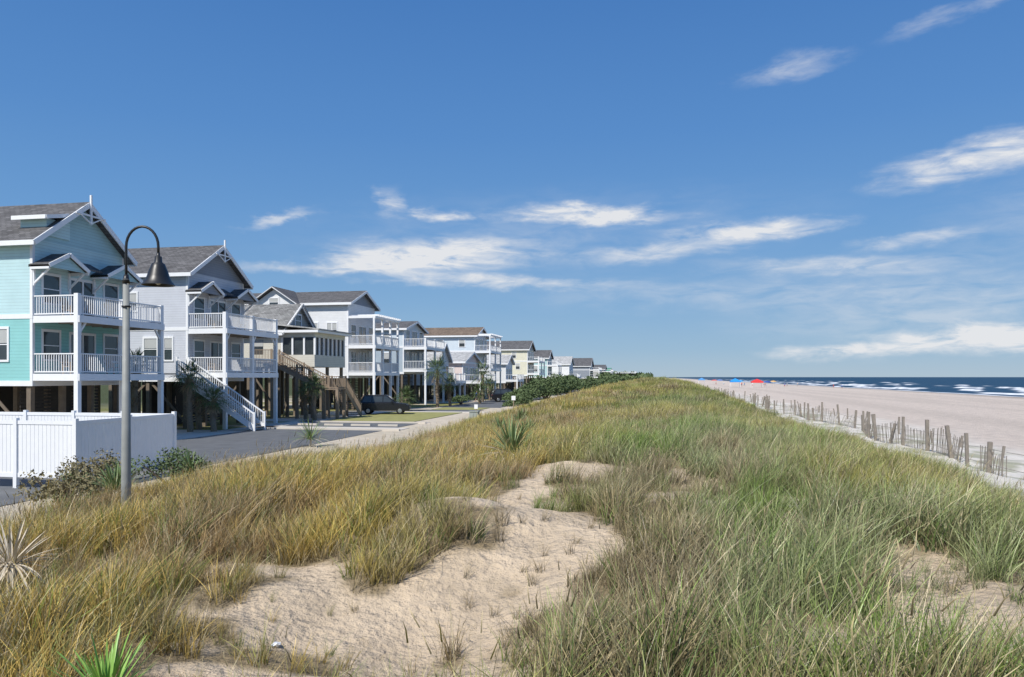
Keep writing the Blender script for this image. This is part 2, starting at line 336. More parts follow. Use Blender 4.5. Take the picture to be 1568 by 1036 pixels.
for i in range(3): coll.objects.link(tuft('t%02d'%(4+i),7,.12,.6,1.0,.0042,4,.25,.26,GR,200+i,heads=4))
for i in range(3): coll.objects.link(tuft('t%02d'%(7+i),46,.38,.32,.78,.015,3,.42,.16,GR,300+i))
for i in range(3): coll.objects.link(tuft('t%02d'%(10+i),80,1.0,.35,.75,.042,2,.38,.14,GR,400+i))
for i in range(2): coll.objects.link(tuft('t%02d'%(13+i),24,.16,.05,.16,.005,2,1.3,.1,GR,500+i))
P=[];I=[];S=[];T=[];Rz=[]
def band(y0,y1,dens,kinds,smin,smax,x0=-15.6,x1=11.5,drop=1.0,straw=False):
    n=int((y1-y0)*(x1-x0)*dens); x=rng.uniform(x0,x1,n); y=rng.uniform(y0,y1,n)
    d=y*math.cos(TH)-x*math.sin(TH); l=x*math.cos(TH)+y*math.sin(TH)
    ok=(d>3.2)&(np.abs(l)<d*.78+1.0); x=x[ok]; y=y[ok]
    s=sandm(x,y); s2=np.maximum(s,.75*sandm(x,y+.45)*(x<8)*(y<14)); cl=fbm(x/.6,y/.6,77,2)
    edge=ss(-14.0,-12.3,XS(x,y))
    prob=(1-s*drop)*(.28+.72*ss(.34,.54,cl))*edge
    prob=np.where((s>.5)&(x<8),np.maximum(prob,.05),prob)
    prob=np.where(x>8.0,np.maximum(prob,.14*ss(.48,.6,fbm(x/1.0,y/1.6,66,3))),prob)
    for px,py,pr in PLANTS: prob=np.where((x-px)**2+(y-py+.3)**2<pr*pr,0,prob)
    ok=rng.random(len(x))<prob; x=x[ok];y=y[ok]; s2=s2[ok]
    n=len(x); z=height(x,y)
    hv=.60+.85*fbm(x/2.0,y/2.0,88,2)
    sz=rng.uniform(smin,smax,n)*hv*(1-.55*np.clip(s2,0,1))*np.where(x>8.2,.6,1-.3*ss(4,7.5,x))
    P.append(np.stack([x,y,z],-1)); S.append(sz); I.append(rng.choice(kinds,n)); Rz.append(rng.normal(0,1,n)*np.where(x<-3,.7,1.1))
    g=1-ss(-5.0,0,x+4.0*(fbm(x/3,y/3,12)-.5)); g=g*(1-.35*ss(25,50,y))
    rb=ss(.50,.62,fbm(x/1.8,y/1.8,15,3))
    A=lerp(np.broadcast_to(np.array([.26,.35,.085]),(n,3)),np.broadcast_to(np.array([.34,.38,.17]),(n,3)),ss(.4,.65,fbm(x/3,y/3,19)))
    A=lerp(A,np.broadcast_to(np.array([.47,.43,.13]),(n,3)),np.clip(ss(.42,.66,fbm(x/4,y/6,23))+ss(30,70,y)*.35,0,1))
    C=lerp(A,np.broadcast_to(np.array([.68,.49,.14]),(n,3)),np.clip(g,0,1)*(.3+.7*(rng.random(n)>.25)))
    C=lerp(C,np.broadcast_to(np.array([.40,.27,.175]),(n,3)),rb*np.where(x<2,.65,.3))
    C=lerp(C,np.broadcast_to(np.array([.60,.50,.31]),(n,3)),(rng.random(n)<(.9 if straw else .16))*.85)
    if not straw: C=lerp(C,np.broadcast_to(np.array([.18,.30,.055]),(n,3)),(rng.random(n)<.14)*.8)
    C=C*rng.uniform(.62,1.15,(n,1)); T.append(np.clip(C,0,.8))
band(3.5,14,46,[0,1,2,3],.8,1.25)
band(3.5,14,16,[13,14],.8,1.8,drop=.6,straw=True)
band(3.5,16,3.2,[4,5,6],.8,1.15,straw=True)
band(14,26,25,[0,1,2,3],.9,1.4)
band(14,40,1.0,[4,5,6],.9,1.3,straw=True)
band(14,34,6,[7,8,9],.75,1.05)
band(26,60,9,[7,8,9],.75,1.1)
band(50,110,2.4,[10,11,12],.65,1.0)
band(110,330,.8,[10,11,12],.9,1.3)
P=np.concatenate(P);S=np.concatenate(S);I=np.concatenate(I);T=np.concatenate(T);Rz=np.concatenate(Rz)
me=bpy.data.meshes.new('dune_grass'); me.vertices.add(len(P)); me.vertices.foreach_set('co',P.reshape(-1))
a=me.attributes.new('scl','FLOAT','POINT'); a.data.foreach_set('value',S.astype(np.float32))
a=me.attributes.new('idx','INT','POINT'); a.data.foreach_set('value',I.astype(np.int32))
rv=np.zeros((len(P),3)); rv[:,2]=Rz; rv[:,:2]=rng.normal(0,.14,(len(P),2))
a=me.attributes.new('rot','FLOAT_VECTOR','POINT'); a.data.foreach_set('vector',rv.reshape(-1))
a=me.attributes.new('tint','FLOAT_COLOR','POINT'); a.data.foreach_set('color',np.concatenate([T,np.ones((len(T),1))],-1).reshape(-1))
go=bpy.data.objects.new('dune_grass',me); sc.collection.objects.link(go)
ng=bpy.data.node_groups.new('scatter','GeometryNodeTree')
ng.interface.new_socket('Geometry',in_out='INPUT',socket_type='NodeSocketGeometry'); ng.interface.new_socket('Geometry',in_out='OUTPUT',socket_type='NodeSocketGeometry')
gi=ng.nodes.new('NodeGroupInput'); gO=ng.nodes.new('NodeGroupOutput'); ip=ng.nodes.new('GeometryNodeInstanceOnPoints'); ci=ng.nodes.new('GeometryNodeCollectionInfo')
ci.inputs['Collection'].default_value=coll; ci.inputs['Separate Children'].default_value=True; ci.inputs['Reset Children'].default_value=True
def na(nm,dt):
    n=ng.nodes.new('GeometryNodeInputNamedAttribute'); n.data_type=dt; n.inputs['Name'].default_value=nm; return n.outputs['Attribute']
ip.inputs['Pick Instance'].default_value=True
ng.links.new(gi.outputs[0],ip.inputs['Points']); ng.links.new(ci.outputs[0],ip.inputs['Instance']); ng.links.new(na('idx','INT'),ip.inputs['Instance Index'])
ng.links.new(na('rot','FLOAT_VECTOR'),ip.inputs['Rotation']); ng.links.new(na('scl','FLOAT'),ip.inputs['Scale']); ng.links.new(ip.outputs[0],gO.inputs[0])
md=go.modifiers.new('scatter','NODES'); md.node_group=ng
# ------------------------------------------------------------ houses
def rail(P,p0,p1,h=1.05,sp=.14,bw=.035,end=True):
    p0=Vector(p0);p1=Vector(p1); d=p1-p0; n=max(2,int(math.hypot(d.x,d.y)/sp))
    P.beam(p0+Vector((0,0,h)),p1+Vector((0,0,h)),.09,.06); P.beam(p0+Vector((0,0,.12)),p1+Vector((0,0,.12)),.05,.07)
    for i in range(1,n):
        q=p0+d*(i/n); P.box(q.x-bw/2,q.x+bw/2,q.y-bw/2,q.y+bw/2,q.z+.15,q.z+h-.03)
def winF(T,G,x,y0,y1,z0,z1,nx=1,ny=2):
    t=.11; T.box(x,x+.05,y0-t,y1+t,z1,z1+t*1.3);T.box(x,x+.06,y0-t,y1+t,z0-t,z0);T.box(x,x+.05,y0-t,y0,z0,z1);T.box(x,x+.05,y1,y1+t,z0,z1)
    G.box(x-.02,x+.012,y0,y1,z0,z1)
    for i in range(1,nx):
        y=y0+(y1-y0)*i/nx; T.box(x+.01,x+.045,y-.05,y+.05,z0,z1)
    for i in range(1,ny):
        z=z0+(z1-z0)*i/ny; T.box(x+.012,x+.038,y0,y1,z-.025,z+.025)
BL=[None]
def winS(T,G,y,x0,x1,z0,z1,nx=1,ny=2):
    t=.11; T.box(x0-t,x1+t,y-.05,y,z1,z1+t*1.3);T.box(x0-t,x1+t,y-.06,y,z0-t,z0);T.box(x0-t,x0,y-.05,y,z0,z1);T.box(x1,x1+t,y-.05,y,z0,z1)
    G.box(x0,x1,y-.012,y+.02,z0,z1)
    if BL[0] is not None: BL[0].box(x0+.01,x1-.01,y-.016,y-.0121,z0+(z1-z0)*.55,z1-.01)
    for i in range(1,nx):
        x=x0+(x1-x0)*i/nx; T.box(x-.05,x+.05,y-.045,y-.017,z0,z1)
    for i in range(1,ny):
        z=z0+(z1-z0)*i/ny; T.box(x0,x1,y-.038,y-.017,z-.025,z+.025)
def stairs(T,S,top,bot,axis,wd,mat_rail=True,n=None):
    top=Vector(top);bot=Vector(bot); d=bot-top; n=n or int(abs(d.z)/.19)
    s=Vector((0,1,0)) if axis=='x' else Vector((1,0,0))
    for k in (0,1):
        o=s*wd*k; T.beam(top+o-Vector((0,0,.15)),bot+o-Vector((0,0,.0)),.06,.3)
        T.beam(top+o+Vector((0,0,1.0)),bot+o+Vector((0,0,1.0)),.08,.08); T.beam(top+o+Vector((0,0,.22)),bot+o+Vector((0,0,.22)),.05,.06)
        nb=int(math.hypot(d.x,d.y)/.16)
        for i in range(nb+1):
            q=top+o+d*(i/nb); T.box(q.x-.02,q.x+.02,q.y-.02,q.y+.02,q.z+.1,q.z+1.0)
        for t in (0,.5,1):
            q=top+o+d*t; T.box(q.x-.06,q.x+.06,q.y-.06,q.y+.06,max(0,q.z-.3) if t<1 else 0,q.z+1.12)
    for i in range(n):
        q=top+d*((i+.5)/n)
        if axis=='x': S.box(q.x-.15,q.x+.15,q.y+.04,q.y+wd-.04,q.z-.02,q.z+.03)
        else: S.box(q.x+.04,q.x+wd-.04,q.y-.15,q.y+.15,q.z-.02,q.z+.03)
def gable(R,T,x0,x1,y0,y1,ze,zr,e=.45,th=.16,G=None):
    yc=(y0+y1)/2; sl=(zr-ze)/(yc-y0); z_e=ze-e*sl
    for a,bq in ((y0-e,1),(y1+e,-1)):
        R.prism([(a,z_e),(yc,zr),(yc,zr+th*1.15),(a,z_e+th)],x0,x1)
    for xx in (x1+.002,x0-.002):
        for a in (y0-e,y1+e): T.beam((xx,a,z_e+.02),(xx,yc,zr+.02),.07,.26)
    for a,sg in ((y0-e,-1),(y1+e,1)): T.box(x0,x1,a+sg*.002,a+sg*.05,z_e-.1,z_e+th-.01)
    if G is not None:
        G.prism([(y0,ze),(y1,ze),(yc,zr-.01)],x1-.75,x1-.55); G.prism([(y0,ze),(y1,ze),(yc,zr-.01)],x0+.5,x0+.6)
def house(name,Y0,Y1,XW,XD,XB,z1,z2,ze,zr,mlow,mup,mgab,mroof,levels=2,side_w=(),front=True,fancy=False,ground=0.0,npost=3,pergola=0,sp=.14,skirt=True):
    og=(XW,Y0,0); e=empty(name,og); q={k:Part() for k in 'low up gab roof trim glass pil deck dark furn blind'.split()}
    BL[0]=q['blind']
    t=q['trim']; yc=(Y0+Y1)/2
    q['low'].box(XB,XW,Y0,Y1,z1-.35,z2); q['up'].box(XB,XW,Y0,Y1,z2+.001,ze)
    t.box(XB-.02,XW+.03,Y0-.03,Y1+.03,z2-.12,z2+.12)
    t.box(XB-.02,XW+.025,Y0-.025,Y1+.025,z1-.62,z1-.34)
    for (xa,ya) in ((XW,Y0),(XW,Y1)): t.box(xa-.14,xa+.02,ya-(.02 if ya==Y0 else .14),ya+(.14 if ya==Y0 else .02),z1-.34,ze)
    gable(q['roof'],t,XB-.4,XW+.55,Y0,Y1,ze,zr,G=q['gab'])
    for (xa,xb,za,zb,nx) in side_w: winS(t,q['glass'],Y0,xa,xb,za,zb,nx)
    W=Y1-Y0
    for zf in ((z1,z2) if levels==2 else (z1,)):
        winF(t,q['glass'],XW,Y0+.1*W,Y0+.26*W,zf+.8,zf+2.25,1,2); winF(t,q['glass'],XW,Y0+.38*W,Y0+.64*W,zf+.08,zf+2.2,2,1); winF(t,q['glass'],XW,Y0+.76*W,Y0+.92*W,zf+.8,zf+2.25,1,2)
    for zf in ((z1,z2) if levels==2 else (z1,)):
        q['deck'].box(XW,XD-.05,Y0+.06,Y1-.06,zf-.08,zf)
        for j in range(9):
            yy=Y0+.1+(W-.2)*j/8; q['deck'].box(XW,XD-.06,yy-.03,yy+.03,zf-.28,zf-.081)
        t.box(XD-.05,XD,Y0,Y1,zf-.34,zf+.02); t.box(XW,XD-.051,Y0,Y0+.05,zf-.34,zf+.02); t.box(XW,XD-.051,Y1-.05,Y1,zf-.34,zf+.02)
        rail(t,(XD-.1,Y0+.1,zf),(XD-.1,Y1-.1,zf),sp=sp); rail(t,(XW+.05,Y0+.08,zf),(XD-.1,Y0+.08,zf),sp=sp); rail(t,(XW+.05,Y1-.08,zf),(XD-.1,Y1-.08,zf),sp=sp)
        if Y0<90:
            for yy in (Y0+.22*W,Y0+.7*W):
                F=q['furn']; F.box(XW+.7,XW+1.25,yy-.28,yy+.28,zf+.38,zf+.43); F.beam((XW+.72,yy,zf+.43),(XW+.5,yy,zf+1.1),.5,.05,(1,0,0))
                for a in (-.26,.26):
                    F.box(XW+.72,XW+.78,yy+a-.03,yy+a+.03,zf,zf+.38); F.box(XW+1.18,XW+1.24,yy+a-.03,yy+a+.03,zf,zf+.62); F.box(XW+.6,XW+1.28,yy+a-.05,yy+a+.05,zf+.62,zf+.65)
    top=(z2 if levels==2 else z1)+1.15
    for i in range(npost):
        yy=Y0+.1+(W-.2)*i/(npost-1)
        t.box(XD-.32,XD-.08,yy-.12,yy+.12,0,top)
        if levels==2: t.beam((XD-.2,yy,z2-1.0),(XD-.2,yy+(.55 if i<npost-1 else -.55),z2-.3),.09,.1)
    for xx in (XW-.3,XW-3.2,XW-6.2,XW-9.2):
        if xx<XB: continue
        for i in range(npost+1):
            yy=Y0+.2+(W-.4)*i/npost; q['pil'].box(xx-.13,xx+.13,yy-.13,yy+.13,0,z1-.35)
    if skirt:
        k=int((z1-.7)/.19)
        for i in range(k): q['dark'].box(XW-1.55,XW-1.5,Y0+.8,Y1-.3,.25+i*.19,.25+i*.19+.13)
    q['dark'].box(XB+.5,XB+.7,Y0+.3,Y1-.3,0,z1-.36); q['dark'].box(XW-5.5,XW-5.3,Y0+2.5,Y1-.2,0,z1-.36)  # recess walls kept dark to paint in the shade below the floor
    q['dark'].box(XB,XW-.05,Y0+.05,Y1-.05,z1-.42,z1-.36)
    q['pil'].beam((XW-.3,Y0+.2,.4),(XW-3.2,Y0+.2,z1-.5),.06,.16); q['pil'].beam((XW-6.2,Y0+.2,.4),(XW-3.2,Y0+.2,z1-.5),.06,.16)
    if fancy:
        winF(t,q['glass'],XW-.15+.0,yc-1.15,yc-.45,ze-.5,ze+.95,1,2); winF(t,q['glass'],XW-.15,yc-.33,yc+.33,ze-.5,ze+1.2,1,2); winF(t,q['glass'],XW-.15,yc+.45,yc+1.15,ze-.5,ze+.95,1,2)
        q['gab'].box(XW-.4,XW-.16,yc-1.5,yc+1.5,ze-.8,ze+.6)
        for (a,bq) in ((Y0-.15,Y0+2.6),(Y1-2.7,Y1+.15)):
            cc=(a+bq)/2; zz=z2+2.55
            q['roof'].prism([(a,zz),(cc,zz+.75),(cc,zz+.87),(a,zz+.12)],XW-.1,XW+1.15); q['roof'].prism([(bq,zz),(cc,zz+.75),(cc,zz+.87),(bq,zz+.12)],XW-.1,XW+1.15)
            q['gab'].prism([(a+.1,zz),(bq-.1,zz),(cc,zz+.72)],XW+.9,XW+1.0)
            t.beam((XW+1.17,a,zz+.05),(XW+1.17,cc,zz+.8),.05,.2); t.beam((XW+1.17,bq,zz+.05),(XW+1.17,cc,zz+.8),.05,.2)
            t.box(XW+.02,XW+1.12,a,a+.06,zz-.12,zz+.08)
            t.box(XW+.02,XW+1.12,bq-.06,bq,zz-.12,zz+.08)
            for yy in (a+.2,bq-.2):
                t.beam((XW+.05,yy,zz-.85),(XW+1.0,yy,zz-.05),.09,.09); t.box(XW,XW+.1,yy-.05,yy+.05,zz-.95,zz)
        q['roof'].prismY([(XW-.1,z2+3.2),(XW+.8,z2+2.75),(XW+.8,z2+2.85),(XW-.1,z2+3.32)],Y0+2.6,Y1-2.7)
        xr=XW+.62
        t.box(xr-.05,xr+.05,yc-.05,yc+.05,zr-1.1,zr+.55); t.beam((xr,yc-1.1,zr-.62),(xr,yc+1.1,zr-.62),.07,.09)
        t.beam((xr,yc-.9,zr-.6),(xr,yc,zr-1.05),.06,.06); t.beam((xr,yc+.9,zr-.6),(xr,yc,zr-1.05),.06,.06)
        if fancy==1:
            dx0,dx1=XW-1.5,XW+.1
            q['up'].box(dx0,dx1,Y0+.8,Y0+2.4,ze+.3,ze+1.22)
            q['roof'].prism([(Y0+.45,ze+1.2),(Y0+2.6,ze+1.7),(Y0+2.6,ze+1.8),(Y0+.45,ze+1.3)],dx0-.2,dx1+.3)
            t.box(dx0-.2,dx1+.3,Y0+.4,Y0+.449,ze+1.1,ze+1.31); t.beam((dx1+.325,Y0+.45,ze+1.2),(dx1+.325,Y0+2.0,ze+1.58),.05,.2)
    if pergola:
        zz=pergola
        for i in range(npost):
            yy=Y0+.1+(W-.2)*i/(npost-1); t.box(XD-.3,XD-.1,yy-.1,yy+.1,top,zz)
        t.box(XD-.35,XD-.02,Y0,Y1,zz,zz+.25); t.box(XW,XD-.36,Y0,Y0+.2,zz,zz+.25); t.box(XW,XD-.36,Y1-.2,Y1,zz,zz+.25)
        for i in range(12):
            yy=Y0+.4+(W-.8)*i/11; t.box(XW,XD+.3,yy-.04,yy+.04,zz+.252,zz+.4)
    def fin():
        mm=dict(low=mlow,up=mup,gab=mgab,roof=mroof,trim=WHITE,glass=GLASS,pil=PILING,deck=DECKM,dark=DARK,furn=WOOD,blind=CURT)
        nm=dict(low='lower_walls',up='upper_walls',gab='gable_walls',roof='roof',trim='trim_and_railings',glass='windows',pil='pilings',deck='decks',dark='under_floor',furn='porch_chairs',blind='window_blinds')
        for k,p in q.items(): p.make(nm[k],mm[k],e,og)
    return q,fin,e
S_AQ=siding('siding_aqua',(.54,.75,.78)); S_TE=siding('siding_teal',(.30,.63,.62)); S_AQ_SHADED=siding('siding_aqua_gable_shaded',(.40,.62,.68))  # gable aqua is darkened: its shade is painted into the colour
S_LAV=siding('siding_pale_grey',(.62,.645,.70)); S_GB=siding('siding_slate',(.27,.30,.35)); S_WH=siding('siding_white',(.80,.81,.82)); S_BE=siding('siding_cream',(.68,.66,.58)); S_GR=siding('siding_sage',(.38,.385,.37))
S_LB=siding('siding_light_blue',(.64,.72,.78)); S_PK=siding('siding_pink',(.80,.68,.64)); S_YE=siding('siding_yellow',(.72,.70,.57)); S_BLU=siding('siding_blue',(.42,.50,.57)); S_TL=siding('siding_turquoise',(.45,.63,.64))
q,fin,e=house('aqua_beach_house',32.9,39.6,-31.6,-28.8,-46,3.75,6.75,10.8,13.25,S_TE,S_AQ,S_AQ_SHADED,SHG,fancy=1,side_w=[(-34.1,-33.1,4.5,6.1,1),(-38,-37,4.5,6.1,1),(-38,-37,7.9,9.5,1)])
stairs(q['trim'],q['deck'],(-36.5,31.6,2.4),(-33.2,31.6,.1),'x',1.2); fin()
q,fin,e=house('pale_grey_beach_house',46.2,53.3,-31.8,-28.8,-46,3.9,6.95,10.95,13.2,S_LAV,S_LAV,S_GB,SHG,fancy=2,side_w=[(-33.6,-33.0,4.8,6.3,1),(-35.2,-34.2,4.8,6.3,1),(-36.8,-35.8,8.3,9.5,1)])
stairs(q['trim'],q['deck'],(-31.6,44.75,3.85),(-25.9,44.75,.15),'x',1.3); q['deck'].box(-32.6,-31.6,44.7,46.19,3.77,3.85); fin()
q,fin,e=house('cream_beach_cottage',60.2,66.7,-32.3,-29.2,-44,4.85,7.6,7.7,10.2,S_BE,S_BE,S_GR,SHL,levels=1,side_w=[(-35,-34,5.6,6.9,1),(-37.5,-36.5,5.6,6.9,1)],npost=4,skirt=False)
t=q['trim']; t.v=[];t.f=[]
gable(q['roof'],t,-44.4,-31.9,60.2,66.7,7.7,10.2)
q['low'].box(-32.28,-29.1,60.2,66.7,4.5,5.55); q['low'].box(-32.28,-29.1,60.2,66.7,7.1,7.5)
for xx in (-32.2,-31.2,-30.1,-29.1): t.box(xx-.08,xx+.08,60.19,60.3,5.55,7.1)
for i in range(8):
    yy=60.28+i*.9; t.box(-29.2,-29.09,yy-.08,yy+.08,5.55,7.1)
q['glass'].box(-32.2,-29.2,60.32,60.4,5.55,7.1); q['glass'].box(-29.3,-29.22,60.4,66.6,5.55,7.1); q['glass'].box(-32.2,-29.2,66.5,66.6,5.55,7.1)
t.box(-32.9,-28.6,59.8,67.1,7.5,7.72); q['roof'].prismY([(-33,8.2),(-28.5,7.73),(-28.5,7.83),(-33,8.35)],59.8,67.1)
winF(t,q['glass'],-32.28,62.8,63.9,8.3,9.3,1,2)
w_=Part(); d_=Part(); stairs(w_,d_,(-32.3,58.6,4.9),(-27.6,58.6,2.6),'x',1.3); stairs(w_,d_,(-27.5,60.2,2.6),(-27.5,63.6,.1),'y',1.3)
d_.box(-27.6,-26.2,58.6,60.2,2.52,2.6); rail(w_,(-27.6,58.6,2.6),(-26.2,58.6,2.6)); rail(w_,(-26.2,58.6,2.6),(-26.2,60.2,2.6))
d_.box(-34,-32.3,58.6,60.15,4.8,4.9); rail(w_,(-34,58.6,4.9),(-32.3,58.6,4.9))
for xx,yy,zz in ((-27.5,58.7,2.5),(-26.3,58.7,2.5),(-26.3,60.1,2.5),(-30,58.7,3.8),(-32.3,58.7,4.8),(-34,58.7,4.8),(-29.4,60.4,4.5),(-29.4,63.4,4.5),(-29.4,66.5,4.5)): d_.box(xx-.12,xx+.12,yy-.12,yy+.12,0,zz)
w_.make('wood_stairs',WOOD,e,(-32.3,60.2,0)); d_.make('wood_treads_and_posts',WOOD,e,(-32.3,60.2,0)); fin()
q,fin,e=house('white_beach_house',74.4,82,-32.1,-29,-48,4.1,7.0,11.6,13.1,S_WH,S_WH,S_GB,SHG,side_w=[(-34.5,-33.4,8,9.4,2),(-36.6,-35.6,8,9.4,1),(-34.5,-33.5,4.9,6.3,1)],pergola=9.9,npost=4)
R=q['roof'];U=q['up'];t=q['trim']
U.box(-43,-37.6,73.6,75,4.1,11.3); R.prismY([(-43.4,11.2),(-40.3,13.2),(-40.3,13.4),(-43.4,11.4)],73.2,78.2); R.prismY([(-37.2,11.2),(-40.3,13.2),(-40.3,13.4),(-37.2,11.4)],73.2,78.2)
U.prismY([(-43,11.3),(-37.6,11.3),(-40.3,13.1)],73.6,74.2); t.beam((-43.4,73.18,11.25),(-40.3,73.18,13.3),.06,.25,(0,1,0)); t.beam((-37.2,73.18,11.25),(-40.3,73.18,13.3),.06,.25,(0,1,0)); winS(t,q['glass'],73.6,-40.8,-39.8,11.3,12.1)
fin()
q,fin,e=house('grey_blue_beach_house',91.5,100,-31.8,-28.7,-46,4.6,7.5,9.9,11.0,S_BLU,S_LB,S_LB,SHG,side_w=[(-34.6,-33.6,8,9.2,1),(-34.6,-33.6,5.3,6.7,1)],sp=.2); fin()
q,fin,e=house('pink_beach_cottage',113,124,-29.5,-26.5,-44,2.9,5.9,6.0,7.6,S_PK,S_PK,S_PK,SHL,levels=1,side_w=[(-32,-31,3.6,5,1),(-35,-34,3.6,5,1)],npost=4,sp=.3); fin()
q,fin,e=house('light_blue_beach_house',127.7,137,-31.1,-28.2,-46,5.0,8.2,11,12.6,S_LB,S_LB,S_WH,SHB,side_w=[(-34,-33,6,7.4,1),(-37,-36,6,7.4,1),(-34,-33,9,10.3,1),(-38,-37,9,10.3,1)],sp=.25,pergola=10.9); fin()
q,fin,e=house('white_low_beach_house',104,110,-31,-28.2,-42,3.0,5.8,6.2,8.6,S_WH,S_WH,S_WH,SHL,levels=1,side_w=[(-33.5,-32.5,3.8,5,1)],sp=.3); fin()
q,fin,e=house('white_beach_house',145,152,-29,-26.5,-42,3.0,6,6.4,8,S_WH,S_WH,S_WH,SHL,levels=1,sp=.4); fin()
q,fin,e=house('yellow_beach_house',183,193,-31,-28,-46,4.5,7.6,10.6,12.8,S_YE,S_YE,S_GR,SHG,side_w=[(-34,-33,5.6,7,1),(-38,-37,5.6,7,1),(-35,-34,8.4,9.8,1)],sp=.4); fin()
q,fin,e=house('turquoise_beach_house',212,221,-30,-27,-44,4,7,9.2,11.4,S_TL,S_TL,S_WH,SHG,sp=.5,side_w=[(-34,-33,5.2,6.8,1)]); fin()
q,fin,e=house('white_low_beach_house',250,262,-28,-25,-48,3.6,6.6,8,10.6,S_WH,S_WH,S_WH,SHL,sp=.5,levels=1); fin()
q,fin,e=house('grey_beach_house',310,326,-26,-22,-48,3.6,6.6,8.2,11.6,S_GB,S_GB,S_GB,SHG,sp=.6); fin()
q,fin,e=house('brown_beach_house',400,420,-26,-22,-55,3.6,6.6,7.8,10.2,S_GR,S_GR,S_GR,SHG,sp=.8); fin()
q,fin,e=house('green_roofed_pier_house',520,560,-30,-12,-75,3.6,6.6,7.4,10,S_GR,S_GR,S_GR,paint('green_metal_roof',(.10,.28,.18)),sp=1.0); fin()
BL[0]=None
# ------------------------------------------------------------ paving
def slab(name,polys,z,th,mat):
    p=Part()
    for (x0,x1,y0,y1) in polys: p.box(x0,x1,y0,y1,z-th,z)
    return p.make(name,mat)
ASPH=paint('asphalt',(.125,.13,.135),.9,.35,1.2)
slab('asphalt_road',[(-26.5,-17.8,12,46.8),(-26.5,-17.8,49.6,54.5)],.02,.3,ASPH)
slab('asphalt_parking',[(-30,-18.0,74,78),(-25,-17.5,84,130),(-24,-18,140,420)],.024,.3,ASPH)
slab('kerb',[(-26.5,-16.6,46.8,47.05),(-26.5,-17.2,54.5,54.75)],.13,.4,CONC)
slab('concrete_pavement',[(-28,-16.8,47.06,49.59),(-28,-17.4,54.76,56.4),(-30,-16.6,72,73.9),(-28.5,-26.6,20,72),(-32,-28.6,40.5,45),(-32,-28.6,55,59)],.03,.3,CONC)
LAWN=paint('lawn',(.28,.27,.10),.95,.4,1.1)
slab('lawn',[(-26.4,-18.8,56.6,71.8),(-24,-18.6,78.3,83.6)],.045,.3,LAWN)
p=Part()
for i in range(4): p.box(-26.0+i*2.1,-24.5+i*2.1,51.0,51.2,.0,.15)
p.make('parking_wheel_stops',CONC)
# ------------------------------------------------------------ white vinyl fence
e=empty('white_vinyl_fence',(-18,20.4,0)); p=Part(); zb=.42; zt=2.2
def vf(ax,c,a,bq,posts=True):
    n=int(abs(bq-a)/.15)
    for i in range(n):
        u0=a+(bq-a)*i/n; u1=a+(bq-a)*(i+1)/n; u0,u1=min(u0,u1)+.008,max(u0,u1)-.004
        if ax=='x': p.box(u0,u1,c-.012,c+.012,zb,zt-.05)
        else: p.box(c-.012,c+.012,u0,u1,zb,zt-.05)
    for zz,h in ((zb-.05,.14),(zt-.12,.12)):
        if ax=='x': p.box(min(a,bq),max(a,bq),c-.03,c+.03,zz,zz+h)
        else: p.box(c-.03,c+.03,min(a,bq),max(a,bq),zz,zz+h)
    k=int(abs(bq-a)/2.4)+1
    for i in (range(k+1) if posts else range(1,k)):
        u=a+(bq-a)*i/k
        if ax=='x': p.box(u-.065,u+.065,c-.065,c+.065,-.2,zt+.08)
        else: p.box(c-.065,c+.065,u-.065,u+.065,-.2,zt+.08)
vf('x',20.4,-18,-40); vf('y',-18,20.47,25.23,False); vf('x',25.3,-18,-40)
p.make('fence_panels',WHITE,e,(-18,20.4,0))
# ------------------------------------------------------------ street lamp
LX,LY=-11.9,15.0; gz=float(height(np.array([LX]),np.array([LY]))[0]); e=empty('street_lamp',(LX,LY,gz))
POLE=paint('galvanised_pole',(.27,.28,.265),.55,.25,4,.4); BLK=paint('black_lamp_metal',(.018,.019,.02),.4,.3,6,.5)
p=Part(); p.tube([(LX,LY,gz-.5),(LX,LY,gz+.9),(LX,LY,5.85)],[.115,.105,.068],20); p.make('pole',POLE,e,(LX,LY,gz),True)
p=Part(); pts=[(LX,LY,5.6),(LX,LY,6.5)]; r=.37
for i in range(0,15):
    a=math.pi*(1-i/14); pts.append((LX+(r+r*math.cos(a))*.98,LY+(r+r*math.cos(a))*.19,6.6+.46*math.sin(a)))
ex,ey=pts[-1][0],pts[-1][1]; pts.append((ex,ey,6.42)); p.tube(pts,.03,10)
p.tube([(LX,LY,5.75),(LX,LY,5.95)],[.085,.05],14); p.tube([(LX,LY,5.2),(LX,LY,5.24)],.1,14)
p.make('gooseneck_arm',BLK,e,(LX,LY,gz),True)
p=Part(); p.tube([(ex,ey,6.46),(ex,ey,6.38),(ex,ey,6.37),(ex,ey,6.24),(ex,ey,6.2),(ex,ey,6.12),(ex,ey,6.05),(ex,ey,5.92),(ex,ey,5.82),(ex,ey,5.75),(ex,ey,5.71)],[.035,.04,.075,.085,.14,.17,.20,.24,.28,.33,.365],24,False)
p.make('bell_shade',BLK,e,(LX,LY,gz),True)
p=Part(); p.tube([(ex,ey,5.95),(ex,ey,5.8),(ex,ey,5.72)],[.07,.13,.02],16); p.make('lamp_bulb',paint('frosted_glass',(.6,.6,.55),.3),e,(LX,LY,gz),True)
